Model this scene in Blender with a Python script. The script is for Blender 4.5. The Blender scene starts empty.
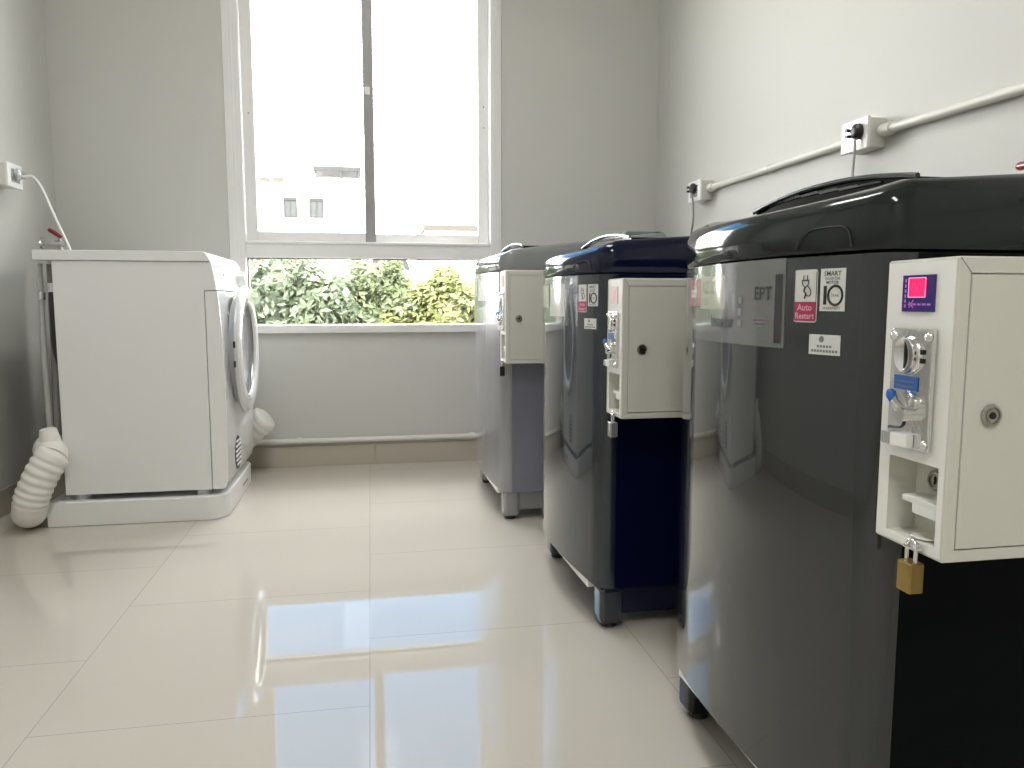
import bpy, bmesh, math, random
from mathutils import Vector, Matrix
random.seed(7)
PI = math.pi
scn = bpy.context.scene
COL = scn.collection

# ------------------------------------------------------------------ materials
def new_mat(name):
    m = bpy.data.materials.new(name); m.use_nodes = True
    return m, m.node_tree, m.node_tree.nodes['Principled BSDF']

def pmat(name, col, rough=.5, metal=0., spec=.5, coat=0., coat_rough=.03, noise=0., nscale=30., bump=0., bscale=80.,
         emit=None, estr=0., rnoise=0., streak=None):
    m, nt, b = new_mat(name)
    b.inputs['Base Color'].default_value = (*col, 1)
    b.inputs['Roughness'].default_value = rough
    b.inputs['Metallic'].default_value = metal
    b.inputs['Specular IOR Level'].default_value = spec
    b.inputs['Coat Weight'].default_value = coat
    b.inputs['Coat Roughness'].default_value = coat_rough
    if emit:
        b.inputs['Emission Color'].default_value = (*emit, 1)
        b.inputs['Emission Strength'].default_value = estr
    if noise or bump or rnoise:
        tc = nt.nodes.new('ShaderNodeTexCoord')
        mp = nt.nodes.new('ShaderNodeMapping')
        nt.links.new(tc.outputs['Object'], mp.inputs['Vector'])
        if streak: mp.inputs['Scale'].default_value = streak
        if noise:
            n = nt.nodes.new('ShaderNodeTexNoise'); n.inputs['Scale'].default_value = nscale; n.inputs['Detail'].default_value = 3
            nt.links.new(mp.outputs[0], n.inputs['Vector'])
            mx = nt.nodes.new('ShaderNodeMix'); mx.data_type = 'RGBA'
            mx.inputs[6].default_value = (*[c * (1 - noise) for c in col], 1)
            mx.inputs[7].default_value = (*[min(1, c * (1 + noise)) for c in col], 1)
            nt.links.new(n.outputs['Fac'], mx.inputs[0]); nt.links.new(mx.outputs[2], b.inputs['Base Color'])
        if bump:
            n2 = nt.nodes.new('ShaderNodeTexNoise'); n2.inputs['Scale'].default_value = bscale; n2.inputs['Detail'].default_value = 4
            nt.links.new(mp.outputs[0], n2.inputs['Vector'])
            bp = nt.nodes.new('ShaderNodeBump'); bp.inputs['Strength'].default_value = bump; bp.inputs['Distance'].default_value = .002
            nt.links.new(n2.outputs['Fac'], bp.inputs['Height']); nt.links.new(bp.outputs[0], b.inputs['Normal'])
    return m

M = {}
M['wall'] = pmat('wall_paint', (.575, .573, .545), .55, noise=.025, nscale=1.3, bump=.12, bscale=140, spec=.35)
M['ceiling'] = pmat('ceiling_paint', (.75, .75, .72), .8)
M['skirting'] = pmat('skirting_tile', (.47, .43, .36), .2, noise=.05, nscale=6)
M['alu'] = pmat('white_aluminium', (.80, .80, .79), .35, noise=.02)
M['alu_backlit'] = pmat('backlit_aluminium', (.30, .30, .30), .4, noise=.03)  # same white aluminium, backlit shade put into the colour
M['gasket'] = pmat('black_rubber', (.012, .012, .013), .6, noise=.1)
M['white'] = pmat('white_enamel', (.76, .765, .765), .4, spec=.3, noise=.012, nscale=5)
M['white_gloss'] = pmat('white_gloss_plastic', (.80, .80, .80), .12, coat=.6, coat_rough=.04, noise=.01)
M['cream'] = pmat('white_hose_plastic', (.80, .79, .75), .4, noise=.03, nscale=20)
M['pvc'] = pmat('white_pvc', (.72, .71, .66), .38, noise=.03, nscale=12)
M['silver'] = pmat('silver_plastic', (.55, .56, .57), .25, metal=.7, noise=.02)
M['chrome'] = pmat('chrome', (.80, .80, .79), .16, metal=1., noise=.04, nscale=120, bump=.12, bscale=160)
M['chrome_smooth'] = pmat('polished_chrome', (.82, .82, .81), .1, metal=1., noise=.02)
M['brass'] = pmat('brass', (.36, .265, .09), .27, metal=1., noise=.12, nscale=60)
M['black'] = pmat('black_plastic', (.008, .008, .009), .4, noise=.1)
M['door_glass'] = pmat('grey_door_glass', (.20, .205, .215), .08, coat=1., noise=.05)
M['ring_grey'] = pmat('pale_grey_door_plastic', (.58, .60, .61), .3, coat=.3, noise=.02)
M['lid_glass'] = pmat('dark_lid_glass', (.004, .005, .008), .12, spec=.3, noise=.05)
M['graphite_rim'] = pmat('dark_grey_rim_plastic', (.05, .052, .055), .25, noise=.05)
M['grey_hose'] = pmat('grey_hose_rubber', (.22, .22, .22), .45, noise=.08)
M['grey_hose_light'] = pmat('pale_grey_hose_plastic', (.42, .42, .41), .35, noise=.08)
M['dark_gap'] = pmat('dark_rubber_hose', (.03, .03, .032), .5, noise=.08)
M['red'] = pmat('red_lever_plastic', (.30, .008, .022), .3, coat=.4, noise=.05)
M['box_paint'] = pmat('cream_powder_coat', (.66, .66, .60), .42, noise=.02, bump=.06, bscale=300)
M['white_and_lit'] = pmat('white_and_lit_paint', (.86, .86, .84), .42, noise=.015)  # plain white; on coin sides and washer bevels it carries painted light
M['sticker_white'] = pmat('white_sticker', (.70, .71, .69), .4, noise=.02)
M['sticker_red'] = pmat('crimson_print', (.40, .03, .10), .4, noise=.03)
M['ink'] = pmat('black_ink', (.015, .017, .018), .5, noise=.05)
M['ink_grey'] = pmat('grey_ink', (.18, .19, .20), .5, noise=.05)
M['ink_white'] = pmat('white_ink', (.85, .85, .84), .5, noise=.02)
M['pink_ink'] = pmat('pale_pink_ink', (.72, .42, .48), .5, noise=.02)
M['film_beige'] = pmat('beige_print', (.50, .46, .36), .35, noise=.04)
M['film_olive'] = pmat('olive_print', (.26, .23, .15), .35, noise=.04)
M['blue'] = pmat('blue_label', (.02, .12, .42), .4, noise=.05)
M['indigo'] = pmat('indigo_display', (.02, .008, .13), .2, coat=.4, noise=.05, emit=(.09, .03, .55), estr=.05)
M['led'] = pmat('red_led', (.25, .0, .03), .3, emit=(1., .0, .13), estr=.95, noise=.02)
M['led_hi'] = pmat('pink_led', (.6, .2, .4), .3, emit=(1., .25, .5), estr=1.2, noise=.02)
M['led_digit'] = pmat('deep_pink_led', (.25, .01, .06), .3, emit=(1., .03, .20), estr=1., noise=.02)
M['nickel'] = pmat('dull_nickel', (.50, .48, .43), .28, metal=1., noise=.05)
M['led_dim'] = pmat('violet_print', (.35, .12, .42), .4, emit=(.5, .1, .6), estr=.18, noise=.02)
M['display_pale'] = pmat('pale_pink_display', (.62, .47, .47), .35, noise=.05)
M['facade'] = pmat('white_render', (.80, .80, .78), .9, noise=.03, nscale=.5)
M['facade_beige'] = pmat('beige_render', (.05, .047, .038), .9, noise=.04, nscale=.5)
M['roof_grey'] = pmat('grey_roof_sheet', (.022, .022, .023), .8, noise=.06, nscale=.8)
M['out_glass'] = pmat('distant_window_glass', (.022, .026, .026), .6, noise=.05)
M['bark'] = pmat('bark', (.16, .11, .07), .9, noise=.3, nscale=12, bump=.5, bscale=30)
M['ground'] = pmat('pale_concrete_ground', (.16, .16, .14), .95, noise=.1, nscale=.4)

def leaf_mat(name, c0, c1):
    m, nt, b = new_mat(name)
    oi = nt.nodes.new('ShaderNodeNewGeometry')
    ramp = nt.nodes.new('ShaderNodeValToRGB')
    ramp.color_ramp.elements[0].color = (*c0, 1); ramp.color_ramp.elements[1].color = (*c1, 1)
    nt.links.new(oi.outputs['Random Per Island'], ramp.inputs[0])
    nt.links.new(ramp.outputs[0], b.inputs['Base Color'])
    b.inputs['Roughness'].default_value = .45
    tr = nt.nodes.new('ShaderNodeBsdfTranslucent'); nt.links.new(ramp.outputs[0], tr.inputs[0])
    mx = nt.nodes.new('ShaderNodeMixShader'); mx.inputs[0].default_value = .5
    nt.links.new(b.outputs[0], mx.inputs[1]); nt.links.new(tr.outputs[0], mx.inputs[2])
    nt.links.new(mx.outputs[0], nt.nodes['Material Output'].inputs[0])
    return m
M['leaf_a'] = leaf_mat('blue_green_leaves', (.145, .19, .11), (.185, .215, .145))
M['leaf_b'] = leaf_mat('mid_green_leaves', (.15, .19, .09), (.195, .222, .125))
M['leaf_c'] = leaf_mat('yellow_green_leaves', (.185, .21, .07), (.23, .245, .11))

def glass_mat():
    m, nt, b = new_mat('window_glass')
    nt.nodes.remove(b)
    t = nt.nodes.new('ShaderNodeBsdfTransparent'); t.inputs[0].default_value = (.975, .975, .965, 1)
    g = nt.nodes.new('ShaderNodeBsdfGlossy'); g.inputs['Roughness'].default_value = .01
    f = nt.nodes.new('ShaderNodeFresnel'); ge = nt.nodes.new('ShaderNodeNewGeometry')
    ma = nt.nodes.new('ShaderNodeMath'); ma.operation = 'MULTIPLY_ADD'; ma.inputs[1].default_value = 1 / 1.45 - 1.45; ma.inputs[2].default_value = 1.45
    nt.links.new(ge.outputs['Backfacing'], ma.inputs[0]); nt.links.new(ma.outputs[0], f.inputs[0])
    mx = nt.nodes.new('ShaderNodeMixShader')
    nt.links.new(f.outputs[0], mx.inputs[0]); nt.links.new(t.outputs[0], mx.inputs[1]); nt.links.new(g.outputs[0], mx.inputs[2])
    nt.links.new(mx.outputs[0], nt.nodes['Material Output'].inputs[0])
    return m
M['glass'] = glass_mat()

def film_mat():
    m, nt, b = new_mat('clear_label_film')
    b.inputs['Base Color'].default_value = (.55, .56, .56, 1); b.inputs['Roughness'].default_value = .06
    b.inputs['Coat Weight'].default_value = 1.
    b.inputs['Coat Roughness'].default_value = .03
    n = nt.nodes.new('ShaderNodeTexNoise'); n.inputs['Scale'].default_value = 6
    tc = nt.nodes.new('ShaderNodeTexCoord'); nt.links.new(tc.outputs['Object'], n.inputs['Vector'])
    bp = nt.nodes.new('ShaderNodeBump'); bp.inputs['Strength'].default_value = .25; bp.inputs['Distance'].default_value = .01
    nt.links.new(n.outputs['Fac'], bp.inputs['Height']); nt.links.new(bp.outputs[0], b.inputs['Normal'])
    t = nt.nodes.new('ShaderNodeBsdfTransparent')
    mx = nt.nodes.new('ShaderNodeMixShader'); mx.inputs[0].default_value = .20
    nt.links.new(t.outputs[0], mx.inputs[1]); nt.links.new(b.outputs[0], mx.inputs[2])
    nt.links.new(mx.outputs[0], nt.nodes['Material Output'].inputs[0])
    return m
M['film'] = film_mat()

def floor_mat():
    m, nt, b = new_mat('polished_cream_floor_tile')
    N = nt.nodes.new; L = nt.links.new
    geo = N('ShaderNodeNewGeometry')
    sp = N('ShaderNodeSeparateXYZ'); L(geo.outputs['Position'], sp.inputs[0])
    a1 = N('ShaderNodeMath'); a1.operation = 'ADD'; a1.inputs[1].default_value = -1.425 + 6.0; L(sp.outputs[1], a1.inputs[0])
    a2 = N('ShaderNodeMath'); a2.operation = 'ADD'; a2.inputs[1].default_value = .015 + 6.0; L(sp.outputs[0], a2.inputs[0])
    cb = N('ShaderNodeCombineXYZ'); L(a1.outputs[0], cb.inputs[0]); L(a2.outputs[0], cb.inputs[1])
    br = N('ShaderNodeTexBrick')
    br.offset = .5; br.offset_frequency = 2; br.squash = 1
    br.inputs['Color1'].default_value = (.585, .55, .49, 1); br.inputs['Color2'].default_value = (.57, .535, .475, 1)
    br.inputs['Mortar'].default_value = (.36, .34, .30, 1)
    br.inputs['Scale'].default_value = 1; br.inputs['Mortar Size'].default_value = .0009; br.inputs['Mortar Smooth'].default_value = .1
    br.inputs['Brick Width'].default_value = .6; br.inputs['Row Height'].default_value = .6
    L(cb.outputs[0], br.inputs['Vector'])
    n = N('ShaderNodeTexNoise'); n.inputs['Scale'].default_value = 3.; n.inputs['Detail'].default_value = 5; L(geo.outputs['Position'], n.inputs['Vector'])
    mx = N('ShaderNodeMix'); mx.data_type = 'RGBA'; mx.blend_type = 'MULTIPLY'; mx.inputs[0].default_value = 1
    rp = N('ShaderNodeValToRGB'); rp.color_ramp.elements[0].color = (.93, .925, .92, 1); rp.color_ramp.elements[1].color = (1, 1, 1, 1)
    L(n.outputs['Fac'], rp.inputs[0]); L(br.outputs['Color'], mx.inputs[6]); L(rp.outputs[0], mx.inputs[7])
    L(mx.outputs[2], b.inputs['Base Color'])
    b.inputs['Roughness'].default_value = .012
    b.inputs['Specular IOR Level'].default_value = .5
    n2 = N('ShaderNodeTexNoise'); n2.inputs['Scale'].default_value = 2.2; n2.inputs['Detail'].default_value = 1; L(geo.outputs['Position'], n2.inputs['Vector'])
    bp = N('ShaderNodeBump'); bp.inputs['Strength'].default_value = .05; bp.inputs['Distance'].default_value = .002
    L(n2.outputs['Fac'], bp.inputs['Height']); L(bp.outputs[0], b.inputs['Normal'])
    return m
M['floor'] = floor_mat()

# ------------------------------------------------------------------ mesh helpers
def merge(bm, other):
    me = bpy.data.meshes.new('tmp'); other.to_mesh(me); other.free()
    bm.from_mesh(me); bpy.data.meshes.remove(me)

def box(bm, x0, x1, y0, y1, z0, z1, bev=0., seg=2):
    b = bmesh.new(); bmesh.ops.create_cube(b, size=1)
    for v in b.verts:
        v.co = Vector((x0 + (v.co.x + .5) * (x1 - x0), y0 + (v.co.y + .5) * (y1 - y0), z0 + (v.co.z + .5) * (z1 - z0)))
    if bev: bmesh.ops.bevel(b, geom=b.edges[:], offset=bev, segments=seg, profile=.5, affect='EDGES')
    merge(bm, b); return bm

def loft(bm, rings, cap0=True, cap1=True, closed=True):
    vs = [[bm.verts.new(p) for p in r] for r in rings]
    n = len(vs[0])
    for a, b in zip(vs, vs[1:]):
        for i in range(n if closed else n - 1):
            j = (i + 1) % n
            try: bm.faces.new((a[i], a[j], b[j], b[i]))
            except ValueError: pass
    if cap0 and closed: bm.faces.new(vs[0][::-1])
    if cap1 and closed: bm.faces.new(vs[-1])
    return bm

def spline(pts, n=8):
    P = [Vector(p) for p in pts]
    if len(P) < 3: return P
    Q = [P[0] * 2 - P[1]] + P + [P[-1] * 2 - P[-2]]
    out = []
    for i in range(1, len(Q) - 2):
        for k in range(n):
            t = k / n; a, b, c, d = Q[i - 1:i + 3]
            out.append(.5 * ((2 * b) + (c - a) * t + (2 * a - 5 * b + 4 * c - d) * t * t + (3 * b - a - 3 * c + d) * t ** 3))
    out.append(P[-1]); return out

def tube(bm, pts, r, seg=12, smooth=0, cap=True):
    P = spline(pts, smooth) if smooth else [Vector(p) for p in pts]
    R = r if callable(r) else (lambda t: r)
    up = Vector((0, 0, 1)); rings = []; T0 = None; N = None
    for i, p in enumerate(P):
        t = (P[min(i + 1, len(P) - 1)] - P[max(i - 1, 0)]).normalized()
        if N is None:
            N = t.orthogonal().normalized()
        else:
            N = (N - t * N.dot(t)).normalized()
        B = t.cross(N); rr = R(i / (len(P) - 1))
        rings.append([p + (N * math.cos(2 * PI * k / seg) + B * math.sin(2 * PI * k / seg)) * rr for k in range(seg)])
    return loft(bm, rings, cap, cap)

def lathe(bm, prof, origin, axis, seg=40, cap=False):
    ax = Vector(axis).normalized(); N = ax.orthogonal().normalized(); B = ax.cross(N); o = Vector(origin)
    rings = [[o + ax * h + (N * math.cos(2 * PI * k / seg) + B * math.sin(2 * PI * k / seg)) * max(r, 1e-5) for k in range(seg)] for r, h in prof]
    return loft(bm, rings, cap, cap)

def prism(bm, poly, plane, a0, a1, bev=0.):
    def P(u, v, a): return {'xz': (u, a, v), 'xy': (u, v, a), 'yz': (a, u, v)}[plane]
    b = bmesh.new()
    loft(b, [[P(u, v, a0) for u, v in poly], [P(u, v, a1) for u, v in poly]])
    bmesh.ops.recalc_face_normals(b, faces=b.faces)
    if bev: bmesh.ops.bevel(b, geom=[e for e in b.edges if len(e.link_faces) == 2 and e.calc_face_angle() > .5], offset=bev, segments=2, profile=.5, affect='EDGES')
    merge(bm, b); return bm

def plate(bm, poly, fn, o0, o1):
    """slab: 2D polygon (u, v) pushed through fn(u, v, offset)"""
    return loft(bm, [[fn(u, v, o0) for u, v in poly], [fn(u, v, o1) for u, v in poly]])

def rect_plate(bm, u0, u1, v0, v1, fn, o0, o1, n=6):
    us = [u0 + (u1 - u0) * i / n for i in range(n + 1)]
    rings = [[fn(u, v0, o0), fn(u, v1, o0), fn(u, v1, o1), fn(u, v0, o1)] for u in us]
    return loft(bm, rings)

def text_plate(bm, s, size, u0, v0, fn, o, bold=0., udir=-1, align='LEFT'):
    """lettering as a thin mesh: text runs along udir*u, v is up"""
    cu = bpy.data.curves.new('t', 'FONT'); cu.body = s; cu.size = size; cu.resolution_u = 2; cu.offset = bold; cu.align_x = align
    ob = bpy.data.objects.new('t', cu); COL.objects.link(ob)
    dg = bpy.context.evaluated_depsgraph_get(); ev = ob.evaluated_get(dg); me = bpy.data.meshes.new_from_object(ev)
    vs = [bm.verts.new(fn(u0 + udir * v.co.x, v0 + v.co.y, o)) for v in me.vertices]
    for p in me.polygons:
        try: bm.faces.new([vs[i] for i in p.vertices])
        except ValueError: pass
    bpy.data.objects.remove(ob); bpy.data.curves.remove(cu); bpy.data.meshes.remove(me)

def wn(o):
    m = o.modifiers.new('weighted_normals', 'WEIGHTED_NORMAL'); m.mode = 'FACE_AREA'; m.keep_sharp = True; m.weight = 80

def obj(name, bm, mat, parent=None, smooth=40, recalc=True):
    if recalc: bmesh.ops.recalc_face_normals(bm, faces=bm.faces)
    me = bpy.data.meshes.new(name); bm.to_mesh(me); bm.free()
    me.materials.append(mat)
    if smooth:
        me.polygons.foreach_set('use_smooth', [True] * len(me.polygons)); me.set_sharp_from_angle(angle=math.radians(smooth))
    o = bpy.data.objects.new(name, me); COL.objects.link(o)
    if smooth and smooth <= 40: wn(o)
    if parent: o.parent = parent
    return o

def thing(name, label, cat, loc=(0, 0, 0), group=None):
    o = bpy.data.objects.new(name, None); COL.objects.link(o); o.location = loc; o.empty_display_size = .05
    o['label'] = label; o['category'] = cat
    if group: o['group'] = group
    return o

def struct(name, bm, mat, parent=None, smooth=40):
    o = obj(name, bm, mat, parent, smooth); o['kind'] = 'structure'; return o

def cut(o, cutter_bm):
    me = bpy.data.meshes.new('c'); bmesh.ops.recalc_face_normals(cutter_bm, faces=cutter_bm.faces); cutter_bm.to_mesh(me); cutter_bm.free()
    c = bpy.data.objects.new('c', me); COL.objects.link(c)
    par = o.parent; o.parent = None; o.modifiers.clear()
    md = o.modifiers.new('b', 'BOOLEAN'); md.operation = 'DIFFERENCE'; md.object = c; md.solver = 'EXACT'
    bpy.context.view_layer.update()
    dg = bpy.context.evaluated_depsgraph_get(); nm = bpy.data.meshes.new_from_object(o.evaluated_get(dg))
    o.modifiers.clear(); old = o.data; o.data = nm; nm.name = old.name; bpy.data.meshes.remove(old)
    bpy.data.objects.remove(c); bpy.data.meshes.remove(me); o.parent = par
    nm.polygons.foreach_set('use_smooth', [True] * len(nm.polygons)); nm.set_sharp_from_angle(angle=math.radians(35)); wn(o)
B = bmesh.new

# ------------------------------------------------------------------ the room
XL, XR, YB, YF, ZC = -1.32, 1.39, 3.67, -1.9, 2.75
WX0, WX1, WZ0, WZ1 = -.608, .615, .625, 2.42
struct('floor', box(B(), XL - .15, XR + .15, YF - .15, YB + .15, -.12, 0), M['floor'], smooth=0)
struct('ceiling', box(B(), XL - .15, XR + .15, YF - .15, YB + .15, ZC, ZC + .15), M['ceiling'], smooth=0)
struct('wall_left', box(B(), XL - .15, XL, YF - .15, YB + .15, 0, ZC), M['wall'], smooth=0)
struct('wall_right', box(B(), XR, XR + .15, YF - .15, YB + .15, 0, ZC), M['wall'], smooth=0)
struct('wall_front', box(B(), XL, XR, YF - .15, YF, 0, ZC), M['wall'], smooth=0)
b = B()
box(b, XL, WX0, YB, YB + .15, 0, ZC); box(b, WX1, XR, YB, YB + .15, 0, ZC)
box(b, WX0, WX1, YB, YB + .15, 0, WZ0); box(b, WX0, WX1, YB, YB + .15, WZ1, ZC)
struct('wall_back', b, M['wall'], smooth=0)
def skirting(name, axis, a0, a1, fixed, sgn, first):
    b = B(); edges = [a0]; t = first
    while t < a1 - .01:
        if t > a0 + .01: edges.append(t)
        t += .6
    edges.append(a1)
    for e0, e1 in zip(edges, edges[1:]):
        p, q = e0 + .0008, e1 - .0008
        if axis == 'x': box(b, p, q, min(fixed, fixed + sgn * .011), max(fixed, fixed + sgn * .011), 0, .096, .0015)
        else: box(b, min(fixed, fixed + sgn * .011), max(fixed, fixed + sgn * .011), p, q, 0, .096, .0015)
    return struct(name, b, M['skirting'])
skirting('baseboard_back', 'x', XL, XR, YB, -1, .012 - 1.8)
skirting('baseboard_left', 'y', YF, YB - .012, XL, 1, YF)
skirting('baseboard_right', 'y', YF, YB - .012, XR, -1, YF)

# window: white aluminium, two sliding sashes over one fixed pane
b = B(); y0, y1 = YB - .012, YB + .10
box(b, WX0 - .005, -.545, y0, y1, WZ0, WZ1, .003); box(b, .568, WX1 + .005, y0, y1, WZ0, WZ1, .003)
box(b, -.545, .568, y0, y1, WZ1 - .06, WZ1, .003)
for x in (-.592, -.577): box(b, x, x + .004, y0 - .004, y0 + .001, WZ0 + .03, WZ1)
for x in (.583, .598): box(b, x, x + .004, y0 - .004, y0 + .001, WZ0 + .03, WZ1)
win = struct('window_1', b, M['alu'])
b = B(); box(b, -.545, .568, y0 + .004, y1, .966, 1.037, .004); box(b, -.545, .568, y0 - .004, y0 + .02, 1.028, 1.04, .003)
struct('transom', b, M['alu'], win)
b = B(); box(b, WX0 - .02, WX1 + .02, YB - .03, YB + .10, .624, .660, .004); struct('window_sill', b, M['alu'], win)
def sash(x0, x1, s0, s1, ys, nm='sash'):
    b = B()
    box(b, x0, x0 + s0, ys, ys + .03, 1.04, WZ1 - .062, .003); box(b, x1 - s1, x1, ys, ys + .03, 1.04, WZ1 - .062, .003)
    box(b, x0 + s0, x1 - s1, ys + .002, ys + .028, 1.041, 1.083, .003); box(b, x0 + s0, x1 - s1, ys + .002, ys + .028, WZ1 - .105, WZ1 - .063, .003)
    o = struct(nm, b, M['alu'], win)
    b = B(); box(b, x0 + s0 - .004, x1 - s1 + .004, ys + .012, ys + .017, 1.079, WZ1 - .10); struct('pane', b, M['glass'], o, 0)
    return o
s1 = sash(-.5425, .004, .051, .012, YB + .012)
s2 = sash(.022, .566, .012, .048, YB + .048)
b = B(); box(b, -.014, .033, YB + .006, YB + .08, 1.041, WZ1 - .062, .003)
mull = struct('meeting_stile', b, M['alu_backlit'], win)
b = B(); box(b, -.006, .018, YB - .002, YB + .007, 1.70, 1.735, .003); struct('latch', b, M['alu'], mull)
for (x, z) in ((-.515, 1.60), (.545, 1.585), (.545, 1.68)):
    b = B(); lathe(b, [(.0001, -.002), (.003, -.002), (.004, .004)], (x, YB + (.012 if x < 0 else .047), z), (0, 1, 0), 12); struct('screw', b, M['ink_grey'], s1 if x < 0 else s2)
b = B(); box(b, -.545, .568, YB + .04, YB + .045, .655, .97)
struct('fixed_pane', b, M['glass'], win, 0)
b = B()
box(b, -.5455, -.541, YB + .03, YB + .055, .66, .966); box(b, .563, .568, YB + .03, YB + .055, .66, .966)
box(b, -.541, .563, YB + .03, YB + .055, .962, .9665)
struct('gasket', b, M['gasket'], win)

# ------------------------------------------------------------------ dryer
def dryer():
    r = thing('clothes_dryer', 'white front-loading clothes dryer with a round door, on a white plinth', 'dryer', (-.8, 3.12, 0))
    ox, oy = -.8, 3.12
    def T(bm): bmesh.ops.translate(bm, verts=bm.verts, vec=(-ox, -oy, 0)); return bm
    Y0, Y1 = 2.82, 3.42
    top = [(-.520, .806), (-.5245, .84), (-.529, .87), (-.536, .904)]
    b = B(); prism(b, [(-1.04, .106), (-.562, .106), (-.562, .806)] + top + [(-1.04, .904)], 'xz', Y0, Y1, .003)
    obj('cabinet', T(b), M['white'], r)
    b = B(); prism(b, [(-1.095, .905), (-.536, .905), (-.541, .918), (-.552, .934), (-.562, .939), (-1.095, .939)], 'xz', Y0 - .006, Y1 + .006, .003)
    obj('top_panel', T(b), M['white'], r)
    b = B(); box(b, -1.085, -1.0405, Y0 + .20, Y1 - .02, .16, .88, .006); obj('rear_cover', T(b), M['silver'], r)
    b = B(); prism(b, [(-.560, .106), (-.522, .106), (-.513, .118), (-.507, .15), (-.5045, .25), (-.504, .42), (-.506, .58), (-.511, .70), (-.518, .80), (-.5195, .804), (-.560, .804)], 'xz', Y0 + .001, Y1 - .001, .002)
    fp = obj('front_panel', T(b), M['white_gloss'], r)
    # console
    b = B(); prism(b, [(-.521, .812), (-.5185, .812), (-.528, .868), (-.5335, .898), (-.536, .898), (-.531, .866)], 'xz', Y0 + .03, Y1 - .03)
    con = obj('control_panel', T(b), M['white_gloss'], r)
    b = B(); lathe(b, [(.034, -.004), (.034, .006), (.030, .010), (.026, .030), (.022, .033), (.0001, .033)], (-.528, 3.31, .858), (1, 0, .18), 32)
    obj('program_knob', T(b), M['white_gloss'], con)
    b = B(); box(b, -.530, -.5235, 3.0, 3.12, .842, .872, .001); obj('display', T(b), M['silver'], con)
    # door
    c = (-.504, 3.125, .585)
    b = B(); lathe(b, [(.200, -.004), (.212, .010), (.238, .018), (.243, .023), (.242, .030), (.239, .034)], c, (1, 0, 0), 72); lathe(b, [(.19, -.004), (.19, .03)], c, (1, 0, 0), 72)
    dr = obj('door', T(b), M['ring_grey'], r)
    b = B(); lathe(b, [(.239, .034), (.233, .041), (.217, .045), (.197, .045), (.183, .040), (.177, .034), (.175, .024)], c, (1, 0, 0), 72)
    obj('door_ring', T(b), M['white_gloss'], dr)
    b = B(); lathe(b, [(.176, .030), (.164, .021), (.14, .014), (.08, .010), (.0001, .009)], c, (1, 0, 0), 72)
    g = obj('door_glass', T(b), M['door_glass'], dr); g['label'] = 'grey glass bowl of the dryer door'
    for z in (.615, .545):
        b = B(); box(b, -.484, -.4765, 2.8805, 2.886, z - .012, z + .012, .001); obj('latch_slot', T(b), M['black'], dr)
    # grille
    b = B(); lathe(b, [(.0001, .0), (.056, .0), (.058, -.004)], (-.5035, 3.025, .2), (1, 0, 0), 40)
    for v in b.verts: v.co.z = .2 + (v.co.z - .2) * 1.12
    gr = obj('vent_grille', T(b), M['ink'], r); gr['label'] = 'dark oval vent grille with white slats'
    for k in range(6):
        z = .2 + (k - 2.5) * .0175; hw = .056 * math.sqrt(max(.05, 1 - ((z - .2) / .058) ** 2))
        b = B(); box(b, -.5045, -.500, 3.025 - hw, 3.025 + hw, z - .003, z + .004, .001); obj('slat', T(b), M['white'], gr)
    for (x, y) in ((-1.0, Y0 + .05), (-.60, Y0 + .05), (-1.0, Y1 - .05), (-.60, Y1 - .05)):
        b = B(); lathe(b, [(.0001, .0806), (.024, .0806), (.024, .098), (.018, .107)], (x, y, 0), (0, 0, 1), 20); obj('foot', T(b), M['white'], r)
    # plinth
    p = thing('dryer_plinth', 'low white plinth with a rounded front corner, under the dryer', 'plinth', (-.8, 3.12, 0))
    def outline(ins):
        pts = [(-1.095 + ins, Y0 - .018 + ins)]
        R = .07
        for cx, cy, a0 in ((-.512 - R, Y0 - .018 + R, -90), (-.512 - R, Y1 + .01 - R, 0)):
            for k in range(9):
                a = math.radians(a0 + 90 * k / 8); pts.append((cx + (R - ins) * math.cos(a), cy + (R - ins) * math.sin(a)))
        pts.append((-1.095 + ins, Y1 + .01 - ins)); return pts
    b = B(); loft(b, [[(x, y, z) for x, y in outline(i)] for i, z in ((.002, .001), (0, .004), (0, .082), (.003, .086), (.028, .086), (.030, .080))])
    obj('plinth_shell', T(b), M['white'], p, 35)
    b = B(); rect_plate(b, 3.16, 3.27, .036, .043, lambda u, v, o: (-.512 + o, u, v), 0., .0008); obj('mark', T(b), M['ink_grey'], p)
dryer()

# vent hoses
def ribbed(pts, r, n, amp):
    P = spline(pts, n)
    return P, (lambda t, L=len(P): r + amp * (1 if int(round(t * (L - 1))) % 4 in (1, 2) else -1))
h = thing('vent_hose', 'white corrugated vent hose bent down to the floor behind the dryer, beside the left wall', 'hose', (-1.12, 2.76, 0))
def TT(bm, o): bmesh.ops.translate(bm, verts=bm.verts, vec=-o.location); return bm
b = B()
tube(b, [(-1.100, 2.99, .262), (-1.100, 2.90, .266), (-1.085, 2.83, .268), (-1.062, 2.785, .258), (-1.060, 2.768, .248)], .0495, 28, 8)
obj('elbow', TT(b, h), M['cream'], h, 60)
P = spline([(-1.040, 2.772, .272), (-1.056, 2.762, .247), (-1.082, 2.752, .200), (-1.106, 2.748, .148), (-1.122, 2.75, .106), (-1.132, 2.765, .074), (-1.153, 2.81, .0565), (-1.166, 2.87, .0565)], 14)
L_ = len(P)
def rad(t):
    i = t * (L_ - 1); s = math.sin(i * PI / 3.2); k = 1 if .16 < t < .60 else .2
    return (.053 + .0020 * k * s) * (1 if t > .12 else math.sqrt(max(.12, 1 - (1 - t / .12) ** 2)))
b = B(); tube(b, P, rad, 28); obj('corrugated_tube', TT(b, h), M['cream'], h, 80)
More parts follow.
